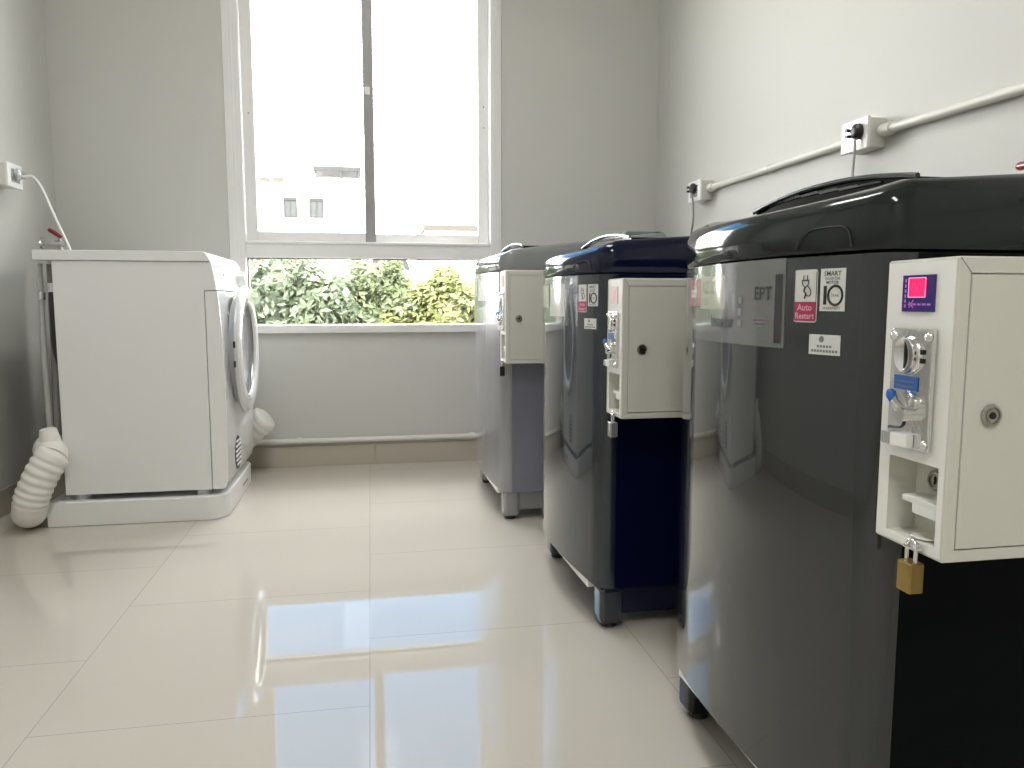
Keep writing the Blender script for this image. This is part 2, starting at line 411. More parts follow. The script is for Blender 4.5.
b = B(); lathe(b, [(.0001, .0), (.020, .0), (.026, .004), (.034, .05), (.030, .05)], (-1.075, 2.80, .345), (.12, 0, -1), 24); obj('collar', TT(b, h), M['cream'], h)

h = thing('vent_hose', 'white hose end poking out between the dryer and the window wall, above the low pipe', 'hose', (-.6, 3.54, 0))
P = spline([(-.86, 3.545, .062), (-.70, 3.545, .085), (-.60, 3.54, .14), (-.53, 3.53, .20), (-.478, 3.52, .245)], 12); L2 = len(P)
b = B(); tube(b, P, lambda t: .060 + .003 * math.sin(t * (L2 - 1) * PI / 3.5), 28); obj('corrugated_tube', TT(b, h), M['cream'], h, 80)
b = B(); d = (P[-1] - P[-3]).normalized(); lathe(b, [(.058, -.012), (.062, -.004), (.060, .014), (.045, .024), (.0001, .026)], P[-1], d, 28); obj('end_cap', TT(b, h), M['cream'], h, 60)

# hoses behind the dryer
def hose(label, pts, r, mat, sm=8, coupler=None):
    o = thing('supply_hose', label, 'hose', pts[-1])
    b = B(); tube(b, pts, r, 14, sm); obj('tube', TT(b, o), mat, o, 60)
    for p, q in (coupler or []):
        b = B(); tube(b, [p, q], r * 1.45, 14); obj('coupling', TT(b, o), M['chrome_smooth'], o)
hose('pale grey hose running straight down behind the dryer, leftmost of the three hoses there', [(-1.092, 2.862, .895), (-1.094, 2.862, .6), (-1.090, 2.858, .33), (-1.086, 2.856, .29)], .0095, M['grey_hose_light'], 8, [((-1.0925, 2.862, .80), (-1.093, 2.862, .775))])
hose('mid grey hose running down behind the dryer into the vent hose collar', [(-1.072, 2.90, .895), (-1.074, 2.895, .6), (-1.070, 2.87, .38), (-1.066, 2.86, .31)], .012, M['grey_hose'], 8, [((-1.072, 2.90, .83), (-1.072, 2.899, .80))])
hose('dark rubber hose curving down against the back of the dryer', [(-1.057, 2.86, .80), (-1.058, 2.86, .70), (-1.056, 2.862, .6), (-1.050, 2.91, .5), (-1.055, 3.0, .42)], .0105, M['dark_gap'], 8, [((-1.057, 2.86, .83), (-1.057, 2.86, .80))])

# ------------------------------------------------------------------ taps
def tap(loc, wall_dir, lever_pts, label):
    o = thing('water_tap', label, 'tap', loc)
    w = Vector(wall_dir)
    b = B(); lathe(b, [(.0001, 0), (.026, 0), (.024, .006), (.011, .010), (.011, .05), (.014, .05), (.014, .085), (.0001, .085)], (0, 0, 0), -w, 24)
    tube(b, [-w * .07, -w * .07 + Vector((0, 0, .022))], .008, 14); tube(b, [-w * .07, -w * .075 + Vector((0, 0, -.035))], .010, 14)
    obj('valve_body', b, M['chrome_smooth'], o)
    b = B(); tube(b, lever_pts, lambda t: .0075 + .001 * t, 14, 6); k = lever_pts[-1]
    lathe(b, [(.0001, -.010), (.007, -.0085), (.0092, 0), (.007, .0085), (.0001, .010)], k, Vector(k) - Vector(lever_pts[-2]), 14)
    l = obj('lever', b, M['red'], o, 60); l['label'] = 'red plastic lever'
tap((XL, 3.50, 1.005), (-1, 0, 0), [(.075, 0, .024), (.062, -.005, .036), (.042, -.02, .052)], 'chrome water tap with a red lever on the left wall behind the dryer')
tap((XR, 1.352, 1.020), (1, 0, 0), [(-.07, 0, .024), (-.065, .02, .026), (-.057, .066, .028)], 'chrome water tap with a red lever on the right wall behind the nearest washer')

# ------------------------------------------------------------------ conduits, outlets, plugs
def conduit(y0, y1, label, collars, drop=0.):
    X = XR - .018
    zf = lambda y: 1.228 - drop * (y1 - y)
    o = thing('conduit', label, 'pipe', (X, (y0 + y1) / 2, 1.228))
    b = B(); tube(b, [(X, y0, zf(y0)), (X, y1, zf(y1))], .0122, 18); obj('pipe', TT(b, o), M['pvc'], o)
    for ya, yb in collars:
        b = B(); tube(b, [(X, ya, zf(ya)), (X, yb, zf(yb))], .0172, 18); obj('collar', TT(b, o), M['pvc'], o)
    yc = (y0 + y1) / 2; z = zf(yc)
    b = B(); tube(b, [(X, yc - .006, zf(yc - .006)), (X, yc + .006, zf(yc + .006))], .014, 18); box(b, X, XR, yc - .006, yc + .006, z - .016, z + .016, .001); obj('clip', TT(b, o), M['pvc'], o)
conduit(2.053, 3.008, 'white conduit pipe on the right wall between the two outlets', [(2.972, 3.008)])
conduit(-1.4, 1.926, 'white conduit pipe on the right wall running from the nearer outlet towards the camera', [(1.886, 1.926)], .020)

def outlet(loc, s, label, group=None):
    """s=+1: on the left wall (faces +x); s=-1: right wall. local x grows out of the wall"""
    o = thing('wall_outlet', label, 'outlet', loc, group)
    b = B(); box(b, min(0, s * .050), max(0, s * .050), -.055, .055, -.040, .040, .004); obj('back_box', b, M['pvc'], o)
    b = B(); box(b, min(s * .050, s * .060), max(s * .050, s * .060), -.060, .060, -.043, .043, .003); obj('face_plate', b, M['white_and_lit'], o)
    b = B()
    box(b, min(s * .060, s * .0605), max(s * .060, s * .0605), -.036, .036, -.024, .024)
    obj('socket', b, M['silver'], o)
outlet((XR, 1.992, 1.226), -1, 'white wall outlet box on the right wall above the middle washer, the nearer one')
outlet((XR, 3.07, 1.222), -1, 'white wall outlet box on the right wall nearest the window corner')
outlet((XL, 3.145, 1.222), 1, 'white wall outlet box on the left wall above the dryer')

def plug(loc, s, cord_pts, cordmat, plugmat, label, r=.004):
    o = thing('power_cord', label, 'power cord', loc)
    b = B(); lathe(b, [(.0001, 0), (.020, 0), (.022, .003), (.021, .012), (.015, .017), (.010, .019), (.0001, .0195)], (0, 0, 0), (s, 0, 0), 24)
    obj('plug', b, plugmat, o)
    b = B(); tube(b, [(s * .010, 0, -.008)] + cord_pts, r, 10, 8); c = obj('cord', b, cordmat, o, 60)
    for dz in (-.008, .008):
        b = B(); box(b, min(s * .004, s * .02), max(s * .004, s * .02), .024, .036, dz - .004, dz + .004, .001); obj('lug', b, plugmat, o)
plug((XR - .0606, 1.968, 1.232), -1, [(-.011, .0, -.03), (-.012, -.001, -.06), (-.010, .006, -.14), (.0, .01, -.30), (.01, -.01, -.6)], M['grey_hose_light'], M['black'], 'black plug with a pale cord hanging from the nearer outlet on the right wall')
plug((XR - .0606, 3.065, 1.232), -1, [(-.012, -.006, -.03), (-.013, -.02, -.07), (-.013, -.025, -.13), (-.005, .02, -.25), (.0, .02, -.5)], M['grey_hose'], M['black'], 'black plug with a thin grey cord hanging from the outlet nearest the window corner')
plug((XL + .0606, 3.15, 1.228), 1, [(.03, .004, -.006), (.055, .004, -.006), (.085, .0, -.05), (.135, -.03, -.16), (.178, -.06, -.245), (.19, -.06, -.283)], M['white_and_lit'], M['silver'], 'grey plug with a white cord sloping from the left wall outlet to the dryer', .0042)

o = thing('water_pipe', 'white pipe running along the window wall just above the skirting', 'pipe', (0, YB - .02, .122))
b = B(); tube(b, [(-1.28, YB - .018, .122), (1.3, YB - .018, .122)], .0125, 16); obj('pipe', TT(b, o), M['pvc'], o)
for x in (-.335, .47):
    b = B(); tube(b, [(x - .012, YB - .018, .122), (x + .012, YB - .018, .122)], .0165, 16); box(b, x - .008, x + .008, YB - .018, YB - .0005, .108, .137, .001); obj('clip', TT(b, o), M['pvc'], o)

# ------------------------------------------------------------------ washers
def washer_mats(tag_, col, rough, coat, metal, side, topc):
    a = pmat(tag_ + '_front_steel', col, rough, metal, spec=.25, coat=coat, coat_rough=.006, noise=.06, nscale=1., streak=(40, 40, .6))
    a.node_tree.nodes['Principled BSDF'].inputs['Coat IOR'].default_value = 1.5
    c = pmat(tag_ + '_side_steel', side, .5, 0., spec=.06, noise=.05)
    t = pmat(tag_ + '_top_plastic', topc, .08, 0., spec=.38, noise=.04)
    return c, t, a

def washer(loc, W, bow, zs, dz, mats, label, film='plain', stickers=True, D=.60, rim=None, su=0., hb=0.):
    steel, topm, front = mats
    r = thing('washing_machine', label, 'washing machine', loc, None)
    RC = .036
    def fx(y):
        t = y / W; return -bow * (1 - (2 * t - 1) ** 2)
    def outline(ins=0., dx=0.):
        pts = []
        ya = RC * .95; n = 24
        fxa = fx(ya)
        # near corner (bezier), front bow, far corner, back
        for k in range(9):
            t = k / 9; p0, p1, p2 = (RC, 0), (fx(ya * .25) * .9, 0), (fxa, ya)
            pts.append(((1 - t) ** 2 * p0[0] + 2 * t * (1 - t) * p1[0] + t * t * p2[0], (1 - t) ** 2 * p0[1] + 2 * t * (1 - t) * p1[1] + t * t * p2[1]))
        for k in range(n + 1):
            y = ya + (W - 2 * ya) * k / n; pts.append((fx(y), y))
        near = pts[:9][::-1]
        pts += [(x, W - y) for x, y in near]
        pts += [(D - .02, W), (D, W - .02), (D, .02), (D - .02, 0)]
        if ins:
            m = len(pts); out = []
            for i in range(m):
                a, c = Vector(pts[i - 1]), Vector(pts[(i + 1) % m]); d = (c - a).normalized(); nrm = Vector((d.y, -d.x))
                out.append((pts[i][0] - (nrm.x * ins), pts[i][1] - (nrm.y * ins)))
            # outline runs clockwise seen from above: inward is the other side
            cx = sum(p[0] for p in pts) / m
            if (Vector(out[0]) - Vector((.3, W / 2))).length > (Vector(pts[0]) - Vector((.3, W / 2))).length:
                out = [(2 * p[0] - q[0], 2 * p[1] - q[1]) for p, q in zip(pts, out)]
            pts = out
        return pts
    def fs(y, z, off):      # front surface
        ya = RC * .95
        if y >= ya: x = fx(y)
        else:
            # invert the corner bezier for y
            p1x = fx(ya * .25) * .9; t = math.sqrt(max(0, y / ya)); x = (1 - t) ** 2 * RC + 2 * t * (1 - t) * p1x + t * t * fx(ya)
        return Vector((x - off, y, z))
    ZB = .098; zs0 = zs
    def arch(y): return max(0, 1 - (2 * y / W - 1) ** 2)
    def zbot(x, y): return ZB + (.034 * arch(y) if x < RC * .8 else 0)
    b = B(); loft(b, [[(x, y, z if z > .5 else z - ZB + zbot(x, y)) for x, y in outline(i)] for i, z in ((.012, ZB), (.004, ZB + .001), (.002, ZB + .006), (.002, zs - .005), (.004, zs - .001), (.012, zs))])
    body = obj('body', b, steel, r, 40)
    ol = outline(); m = 18 + 25; fr = ol[:m]; inn = outline(.0016)[:m]
    b = B(); loft(b, [[(x, y, z if z > .5 else zbot(x, y) + .002) for x, y in fr] + [(x, y, z if z > .5 else zbot(x, y) + .002) for x, y in inn[::-1]] for z in (ZB, zs - .002)])
    obj('front_panel', b, front, r, 40)
    # white strip under the front panel: floor light on the bevel, built as shape
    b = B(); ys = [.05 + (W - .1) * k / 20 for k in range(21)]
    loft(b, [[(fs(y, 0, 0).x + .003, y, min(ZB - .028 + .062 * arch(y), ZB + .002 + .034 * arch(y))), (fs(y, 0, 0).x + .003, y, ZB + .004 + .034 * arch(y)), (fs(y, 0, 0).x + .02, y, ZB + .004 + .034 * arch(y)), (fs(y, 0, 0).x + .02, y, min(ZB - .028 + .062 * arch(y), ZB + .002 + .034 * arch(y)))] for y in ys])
    lt = obj('floor_glow_strip', b, M['white_and_lit'], r); lt['label'] = 'white strip standing for floor light on the bevel under the front panel'
    # base
    b = B()
    box(b, .05, D - .05, .012, .035, .034, ZB + .004, .002); box(b, .05, D - .05, W - .035, W - .012, .034, ZB + .004, .002); box(b, D - .03, D - .008, .03, W - .03, .034, ZB + .004, .002)
    box(b, .08, D - .06, .05, W - .05, .06, ZB + .003)
    base = obj('base_skirt', b, topm, r)
    for (x, y) in ((.004, .003), (.004, W - .063), (D - .064, .003), (D - .064, W - .063)):
        b = B(); box(b, x, x + .058, y, y + .06, .011, ZB + .003, .012, 3); lg = obj('corner_leg', b, topm if film == 'print' else front, r)
        b = B(); lathe(b, [(.0001, .0), (.018, .0), (.020, .003), (.018, .014), (.0001, .014)], (x + .029, y + .03, 0), (0, 0, 1), 18); obj('rubber_foot', b, M['black'], lg)
    # top housing
    def prof(x):
        s = min(1, max(0, (x + .05) / .15)); s = s * s * (3 - 2 * s)
        return zs0 + hb + .056 + .030 * s + (.014 + dz) * min(1, max(0, (x - .02) / .34))
    rings = []
    for ins, d in ((.004, None), (.001, .006), (.0005, .024), (.002, .70), (.008, .90), (.018, .98), (.034, 1.), (.052, .99), (.056, .88)):
        ring = []
        for x, y in outline(ins):
            zt = prof(x)
            z = zs0 + .0022 if d is None else (zs + .0022 + d if d < .1 else zs + .0022 + (zt - zs - .0035) * d)
            ring.append((x, y, z))
        rings.append(ring)
    b = B(); loft(b, rings, True, False)
    last = [v for v in b.verts][-len(rings[0]):]
    cz = sum(v.co.z for v in last) / len(last); cv = b.verts.new((.28, W / 2, cz))
    for i in range(len(last)): b.faces.new((last[i], last[(i + 1) % len(last)], cv))
    top = obj('top_cover', b, topm, r, 50)
    # lid: dark glass, arched across its width, with a pale front handle
    xa, xb, ya, yb = .088, .44, .07, W - .09
    def lz(x, y):
        t = (2 * (y - ya) / (yb - ya) - 1); s = 1 - (x - xa) / (xb - xa)
        return prof(xa) - .006 + (.017 * (1 - t * t)) * (.25 + .75 * s)
    ny, nx = 24, 8
    rings = []
    for j in range(ny + 1):
        y = ya + (yb - ya) * j / ny
        rings.append([(xa + (xb - xa) * i / nx, y, lz(xa + (xb - xa) * i / nx, y)) for i in range(nx + 1)] + [(xb, y, prof(xa) - .02), (xa, y, prof(xa) - .02)])
    b = B(); loft(b, rings); lid = obj('lid', b, M['lid_glass'], r, 35); lid['label'] = 'dark glass lid, arched at the front'
    b = B(); pts = [(xa - .004, ya + (yb - ya) * j / 24, lz(xa, ya + (yb - ya) * j / 24) + .001) for j in range(25)]
    tube(b, pts, .0034, 8); lr = obj('lid_rim', b, rim or M['silver'], lid, 60)
    for k in range(5):
        b = B(); q = .18 + .12 * k
        tube(b, [(xa - .0025, ya + (yb - ya) * (q + .22 * j / 8), prof(xa) - .004 + (lz(xa, ya + (yb - ya) * (q + .22 * j / 8)) - prof(xa) + .004) * (.25 + .12 * k)) for j in range(9)], .0012, 6); obj('lid_rib', b, M['ink_grey'], lid)
    b = B(); box(b, .455, D - .03, .06, W - .06, prof(.5) - .012, prof(.5) + .003, .004, 3); obj('rear_console', b, topm, r)
    b = B()
    loop = [fs(y, z, .0014) for y, z in ((.128, zs + .006), (.118, zs + .020), (.104, zs + .029), (.080, zs + .031), (.056, zs + .030), (.048, zs + .022), (.044, zs + .006))]
    tube(b, loop, .0009, 6, 4); obj('arch_line', b, M['ink'], top)  # thin dark arched line on the front of the top cover
    zs = zs0 + hb
    # clear film with print
    if film:
        fy0, fy1 = (.143, W - .06); fz0, fz1 = zs - .122, zs - .008
        b = B(); rect_plate(b, fy0, fy1, fz0, fz1, fs, .0004, .0016, 24)
        fl = obj('label_film', b, M['film'], r, 60); fl['label'] = 'clear printed label film across the front'
        if film == 'print':
            def pr(nm, u0, u1, v0, v1, mt):
                b = B(); rect_plate(b, u0, u1, v0, v1, fs, .0002, .00035, 6); return obj(nm, b, M[mt], fl, 0)
            pr('red_print', .392, .47, zs - .070, zs - .028, 'sticker_red')
            pr('beige_print', .290, .390, zs - .074, zs - .024, 'film_beige')
            b = B(); rect_plate(b, .147, .161, zs - .116, zs - .028, fs, .0017, .0018, 4); obj('dark_print', b, M['ink'], fl, 0)
            b = B(); text_plate(b, 'osh', .026, .452, zs - .056, fs, .0006, .0006); obj('lettering', b, M['ink_white'], fl, 0, False)
            b = B(); text_plate(b, 'XZ ZR', .026, .384, zs - .050, fs, .0006, .0006); text_plate(b, 'Z LRS', .014, .384, zs - .068, fs, .0006, .0004); obj('lettering', b, M['film_olive'], fl, 0, False)
            b = B(); text_plate(b, 'Inverter', .023, .335, zs - .099, fs, .0018, .0010); obj('lettering', b, M['ink'], fl, 0, False)
            b = B(); text_plate(b, 'EPT', .024, .206, zs - .060, fs, .0018, .0004); obj('lettering', b, M['ink'], fl, 0, False)
            b = B()
            for k, (u0, u1) in enumerate(((.208, .172), (.203, .178), (.198, .183))): rect_plate(b, u1, u0, zs - .086 - .005 * k, zs - .084 - .005 * k, fs, .0018, .0019, 2)
            for k in range(3): rect_plate(b, .236, .246, zs - .066 - .016 * k, zs - .056 - .016 * k, fs, .0018, .0019, 2)
            obj('fine_print', b, M['ink_grey'], fl, 0)
        else:
            def pr(nm, u0, u1, v0, v1, mt):
                b = B(); rect_plate(b, u0, u1, v0, v1, fs, .0002, .00035, 6); return obj(nm, b, M[mt], fl, 0)
            pr('beige_print', .30, .45, zs - .08, zs - .02, 'film_beige'); pr('dark_print', .146, .156, zs - .110, zs - .030, 'ink')
            pr('white_print', .17, .28, zs - .1, zs - .02, 'ink_white')
    if stickers:
        def slab(nm, u0, u1, v0, v1, mt, par, o0=.0003, o1=.0012):
            b = B(); rect_plate(b, u0, u1, v0, v1, fs, o0, o1, 6); return obj(nm, b, M[mt], par, 0)
        # plug sticker
        u0, u1, v0, v1 = .0895 + su, .1265 + su, zs - .088, zs - .024
        def rr(e, q=.004):
            pts = []
            for cx, cy, a in ((u1 - q, v1 - q, 0), (u0 + q, v1 - q, 90), (u0 + q, v0 + q, 180), (u1 - q, v0 + q, 270)):
                for k in range(5):
                    an = math.radians(a + 22.5 * k); pts.append((cx + (q - e) * math.cos(an), cy + (q - e) * math.sin(an)))
            return pts
        b = B(); plate(b, rr(0), fs, .0003, .0009); a = obj('plug_sticker', b, M['sticker_white'], r, 0); a['label'] = 'white and crimson sticker with a power plug drawing'
        b = B(); rp = rr(.0012); rp2 = [(u, min(v, v0 + .025)) for u, v in rp]
        rect_plate(b, u0 + .0015, u1 - .0015, v0 + .0015, v0 + .025, fs, .0010, .0011, 4); obj('red_panel', b, M['sticker_red'], a, 0)
        uc = (u0 + u1) / 2
        b = B(); text_plate(b, 'Auto', .0115, uc, v0 + .0145, fs, .0013, .0002, align='CENTER'); text_plate(b, 'Restart', .0105, uc, v0 + .0045, fs, .0013, .0002, align='CENTER'); obj('lettering', b, M['pink_ink'], a, 0, False)
        b = B()
        def strip(pts, w=.0006): tube(b, [fs(u, v, .0011) for u, v in pts], w, 6, 4)
        strip([(uc + .003, v1 - .007), (uc + .003, v1 - .013)]); strip([(uc - .003, v1 - .007), (uc - .003, v1 - .013)])
        strip([(uc + .0055, v1 - .013), (uc - .0055, v1 - .013), ], .0008)
        strip([(uc + .0055, v1 - .013), (uc + .0045, v1 - .018), (uc, v1 - .021), (uc - .0045, v1 - .018), (uc - .0055, v1 - .013)])
        strip([(uc, v1 - .021), (uc + .002, v1 - .026), (uc - .001, v1 - .029), (uc + .001, v1 - .035)], .001)
        strip([(uc - .004, v1 - .020), (uc - .009, v1 - .026), (uc - .007, v1 - .032), (uc, v1 - .030)])
        strip([(u0 + .001, v1 - .003), (u0 + .001, v0 + .003)], .0004); strip([(u1 - .001, v1 - .003), (u1 - .001, v0 + .003)], .0004)
        obj('plug_drawing', b, M['ink'], a)
        # ten year sticker
        u0, u1, v0, v1 = .0500 + su, .0845 + su, zs - .074, zs - .024
        a = slab('warranty_sticker', u0, u1, v0, v1, 'sticker_white', r); a['label'] = 'white sticker with a large number 10'
        uc = (u0 + u1) / 2
        b = B(); text_plate(b, 'SMART', .0078, uc, v1 - .0085, fs, .0014, .0001, align='CENTER'); text_plate(b, 'INVERTER', .0048, uc, v1 - .0135, fs, .0014, align='CENTER')
        text_plate(b, 'MOTOR', .0048, uc, v1 - .0178, fs, .0014, .0001, align='CENTER'); text_plate(b, '1', .030, u1 - .0075, v0 + .0085, fs, .0014, .0009, align='CENTER')
        ring = [(uc - .0045 + .0098 * math.cos(k * PI / 14), v0 + .0185 + .0112 * math.sin(k * PI / 14)) for k in range(29)]
        tube(b, [fs(u, v, .0009) for u, v in ring], .0017, 6); text_plate(b, 'YEAR', .0046, uc - .0045, v0 + .0168, fs, .0014, align='CENTER')
        text_plate(b, 'WARRANTY', .0046, uc, v0 + .002, fs, .0014, align='CENTER'); obj('lettering', b, M['ink'], a, 0, False)
        # small sticker
        u0, u1, v0, v1 = .0535 + su, .0985 + su, zs - .126, zs - .102
        a = slab('info_sticker', u0, u1, v0, v1, 'sticker_white', r); a['label'] = 'small white sticker with lines of fine print'
        b = B()
        for k, (p, q) in enumerate(((.25, .75), (.06, .94))):
            n = 9 if k else 5; z = v0 + .0085 - .0055 * k
            for i in range(n):
                ua = u0 + (u1 - u0) * (p + (q - p) * i / n); rect_plate(b, ua, ua + (u1 - u0) * (q - p) / n * .72, z, z + .003, fs, .0013, .0014, 1)
        plate(b, [(u0 + .026 + .004 * math.cos(k * PI / 4), v1 - .0055 + .004 * math.sin(k * PI / 4)) for k in range(8)], fs, .0013, .0014)
        obj('fine_print', b, M['ink_grey'], a, 0)
    return r

W1L = (.556, .760, 0); W2L = (.513, 1.668, 0); W3L = (.445, 2.61, 0)
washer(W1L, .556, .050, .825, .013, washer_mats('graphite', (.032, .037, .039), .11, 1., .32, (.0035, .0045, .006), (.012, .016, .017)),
       'dark graphite top-loading washing machine nearest the camera, at the right edge', 'print', rim=M['graphite_rim'], hb=.007)
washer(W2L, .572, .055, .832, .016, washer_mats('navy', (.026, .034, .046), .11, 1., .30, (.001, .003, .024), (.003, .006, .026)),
       'dark navy top-loading washing machine in the middle of the row of three', 'plain', su=-.031)
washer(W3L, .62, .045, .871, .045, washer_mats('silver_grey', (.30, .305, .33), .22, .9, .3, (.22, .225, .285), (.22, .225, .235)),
       'grey top-loading washing machine nearest the window, last of the row', 'plain', False)

# ------------------------------------------------------------------ coin boxes
def coin_box(loc, label, lit, h=.30, led=True):
    r = thing('coin_box', label, 'coin box', loc)
    w, d = .225, .104
    b = B(); box(b, 0, w, -d, 0, 0, h, .003, 2); cab = obj('cabinet', b, M['box_paint'], r)
    cut(cab, box(B(), -.02, .034, -.0935, -.0195, .012, .095))
    cut(cab, box(B(), .013, w - .012, -d - .02, -d + .004, .013, h - .016))
    b = B(); box(b, .0145, w - .0135, -d - .0008, -d + .003, .0145, h - .0175, .0008)
    dr = obj('door', b, M['box_paint'], r)
    b = B(); tube(b, [(.0015, -d + .0001, h - .0015), (.0135, -d + .0001, h - .0155)], .0005, 6); obj('mitre_seam', b, M['ink_grey'], cab)
    b = B(); lathe(b, [(.0001, .0), (.0108, .0), (.0112, .0015), (.0105, .003), (.0082, .0034), (.0076, .0018), (.0070, .0018), (.0066, .003), (.0001, .003)], (.044, -d - .0008, .149), (0, -1, 0), 32); lk = obj('lock', b, M['nickel'], dr); lk['label'] = 'round nickel key lock'
    b = B(); lathe(b, [(.0001, 0), (.0035, .0), (.0035, .0012), (.0001, .0012)], (.044, -d - .0035, .149), (0, -1, 0), 14); obj('keyhole', b, M['black'], lk)
    def F(u, v, o): return Vector((-o, u, v))
    # coin side: cabinet paint whitened, falling light put into the colour
    b = B(); rect_plate(b, -d + .0032, -.0032, .0032, h - .0032, F, -.0002, .0006); cf = obj('lit_coin_side', b, M['white_and_lit'], r); cut(cf, box(B(), -.02, .02, -.0935, -.0195, .012, .095)); cf['label'] = 'coin side facing the room, whitened for the light falling on it'
    # display
    b = B(); rect_plate(b, -.0755, -.0285, h - .054, h - .0165, F, .0004, .0025)
    dp = obj('display', b, M['indigo'] if lit else M['display_pale'], r); dp['label'] = 'indigo display panel with a red lit window' if lit else 'faint pink display panel'
    if lit:
        b = B(); rect_plate(b, -.0640, -.0385, h - .039, h - .0195, F, .0026, .0034); obj('led_window', b, M['led'], dp)
        b = B()
        for q in ((-.0640, -.0385, h - .0395, h - .0387), (-.0640, -.0385, h - .0198, h - .019), (-.0640, -.0632, h - .039, h - .0195), (-.0393, -.0385, h - .039, h - .0195)):
            rect_plate(b, *q, F, .0034, .0037, 1)
        obj('led_outline', b, M['led_hi'], dp, 0)
        b = B(); text_plate(b, '00', .0165, -.0512, h - .0352, F, .0038, align='CENTER'); obj('digits', b, M['led_digit'], dp, 0, False)
        b = B()
        for k in range(6): rect_plate(b, -.0345, -.0325, h - .05 + .0052 * k, h - .0465 + .0052 * k, F, .0026, .0028, 1)
        for k in range(5): rect_plate(b, -.071 + .007 * k, -.066 + .007 * k, h - .0475, h - .0455, F, .0026, .0028, 1)
        tube(b, [F(-.040, h - .050, .0027), F(-.046, h - .042, .0027)], .0006, 6); tube(b, [F(-.040, h - .044, .0027), F(-.046, h - .050, .0027)], .0006, 6)
        obj('marks', b, M['led_dim'], dp, 0)
    else:
        b = B(); rect_plate(b, -.064, -.045, h - .045, h - .025, F, .0026, .0030); obj('led_window', b, M['pink_ink'], dp)
    # coin mechanism
    b = B(); box(b, -.006, 0, -.0825, -.0195, .108, h - .071, .0025); cm = obj('coin_mechanism', b, M['chrome'], r); cm['label'] = 'chrome coin slot mechanism'
    b = B(); lathe(b, [(.0205, 0), (.0200, .002), (.0185, .0032), (.014, .0012), (.007, .0004), (.0001, .0003)], (-.006, -.047, .205), (-1, 0, 0), 36); cp = obj('coin_cup', b, M['chrome_smooth'], cm)
    b = B(); half = [(-.0485 - .016 * math.sin(a), .205 + .0185 * math.cos(a)) for a in [PI * k / 14 for k in range(15)]] + [(-.0485 - .007 * math.sin(a), .205 - .0145 * math.cos(a)) for a in [PI * k / 14 for k in range(15)]]
    prism(b, half, 'yz', -.0135, -.0062, .0012); obj('coin_guide', b, M['chrome_smooth'], cp)
    b = B(); box(b, -.0105, -.0062, -.0482, -.0462, .189, .221); obj('coin_slot', b, M['black'], cp)
    for z in (.2005, .2095):
        b = B(); box(b, -.0078, -.006, -.0715, -.0665, z - .0025, z + .0025, .0004); obj('reject_button', b, M['black'], cm)
    for (y, z) in ((-.0245, h - .079), (-.0765, h - .079), (-.0765, .115)):
        b = B(); lathe(b, [(.0052, 0), (.0047, .002), (.003, .0033), (.0001, .0038)], (-.006, y, z), (-1, 0, 0), 16); obj('screw', b, M['chrome_smooth'], cm)
    b = B(); box(b, -.0072, -.006, -.0645, -.0285, .1685, .1835, .0004); lb = obj('blue_label', b, M['blue'], cm)
    b = B()
    for k in range(2): rect_plate(b, -.059, -.034, .1718 + .005 * k, .1732 + .005 * k, F, .0073, .0075, 1)
    obj('fine_print', b, M['ink_grey'], lb, 0)
    b = B(); tube(b, [(-.006, -.0545, .145), (-.019, -.0545, .1445)], .0078, 18)
    tube(b, [(-.0125, -.054, .146), (-.0155, -.044, .155), (-.0145, -.0365, .1655)], lambda t: .0062 - .0022 * t, 12, 6); lathe(b, [(.0001, 0), (.0055, 0), (.0062, .003), (.0055, .006), (.0001, .0065)], (-.006, -.064, .157), (-1, 0, 0), 16)
    lv = obj('return_lever', b, M['chrome_smooth'], cm, 60)
    b = B(); tube(b, [(-.0165, -.0425, .156), (-.0172, -.0385, .163), (-.0162, -.036, .1675)], lambda t: .0052 - .0015 * abs(2 * t - 1), 12, 3); obj('lever_pad', b, M['blue'], lv, 60)
    b = B(); box(b, -.015, -.006, -.0625, -.0365, .1095, .1235, .001); ch = obj('coin_return_chute', b, M['white_and_lit'], cm)
    b = B(); box(b, -.0145, -.006, -.0355, -.0215, .1095, .1225, .001); obj('chute_flap', b, M['silver'], ch)
    b = B(); tube(b, [(-.0066, -.023, .1265), (-.0066, -.038, .128), (-.0066, -.0455, .132), (-.0066, -.047, .141)], .0013, 8, 5); obj('rejector_slot', b, M['black'], ch)
    # return tray
    b = B(); box(b, .004, .0335, -.0925, -.036, .0485, .0555, .0015); box(b, .004, .0085, -.088, -.052, .0385, .050, .0015); obj('coin_shelf', b, M['white_and_lit'], r)
    b = B(); lathe(b, [(.0001, .001), (.0105, .001), (.011, .003), (.009, .0045), (.007, .0045), (.0065, .002), (.0001, .002)], (.0345, -.050, .071), (-1, 0, 0), 28); k2 = obj('inner_lock', b, M['nickel'], r)
    b = B(); box(b, .031, .0324, -.0507, -.0493, .067, .075); obj('keyhole', b, M['black'], k2)
    b = B(); lathe(b, [(.0001, .0), (.012, .0), (.0150, .002), (.0140, .003), (.011, .0012), (.0001, .0012)], (.017, -.062, .0125), (0, 0, 1), 28); obj('coin_tray', b, M['pvc'], r)
    # hasp
    b = B(); box(b, -.011, .004, -.080, -.060, .0055, .0085, .001); obj('hasp', b, M['chrome_smooth'], r)
    return r
coin_box((.555, .7585, .509), 'cream steel coin box with a lit red display on the side of the nearest washer', True, .304)
coin_box((.5235, 1.6665, .518), 'cream steel coin box on the side of the middle navy washer', False)
coin_box((.438, 2.6085, .563), 'cream steel coin box on the side of the grey washer by the window', False, .308)

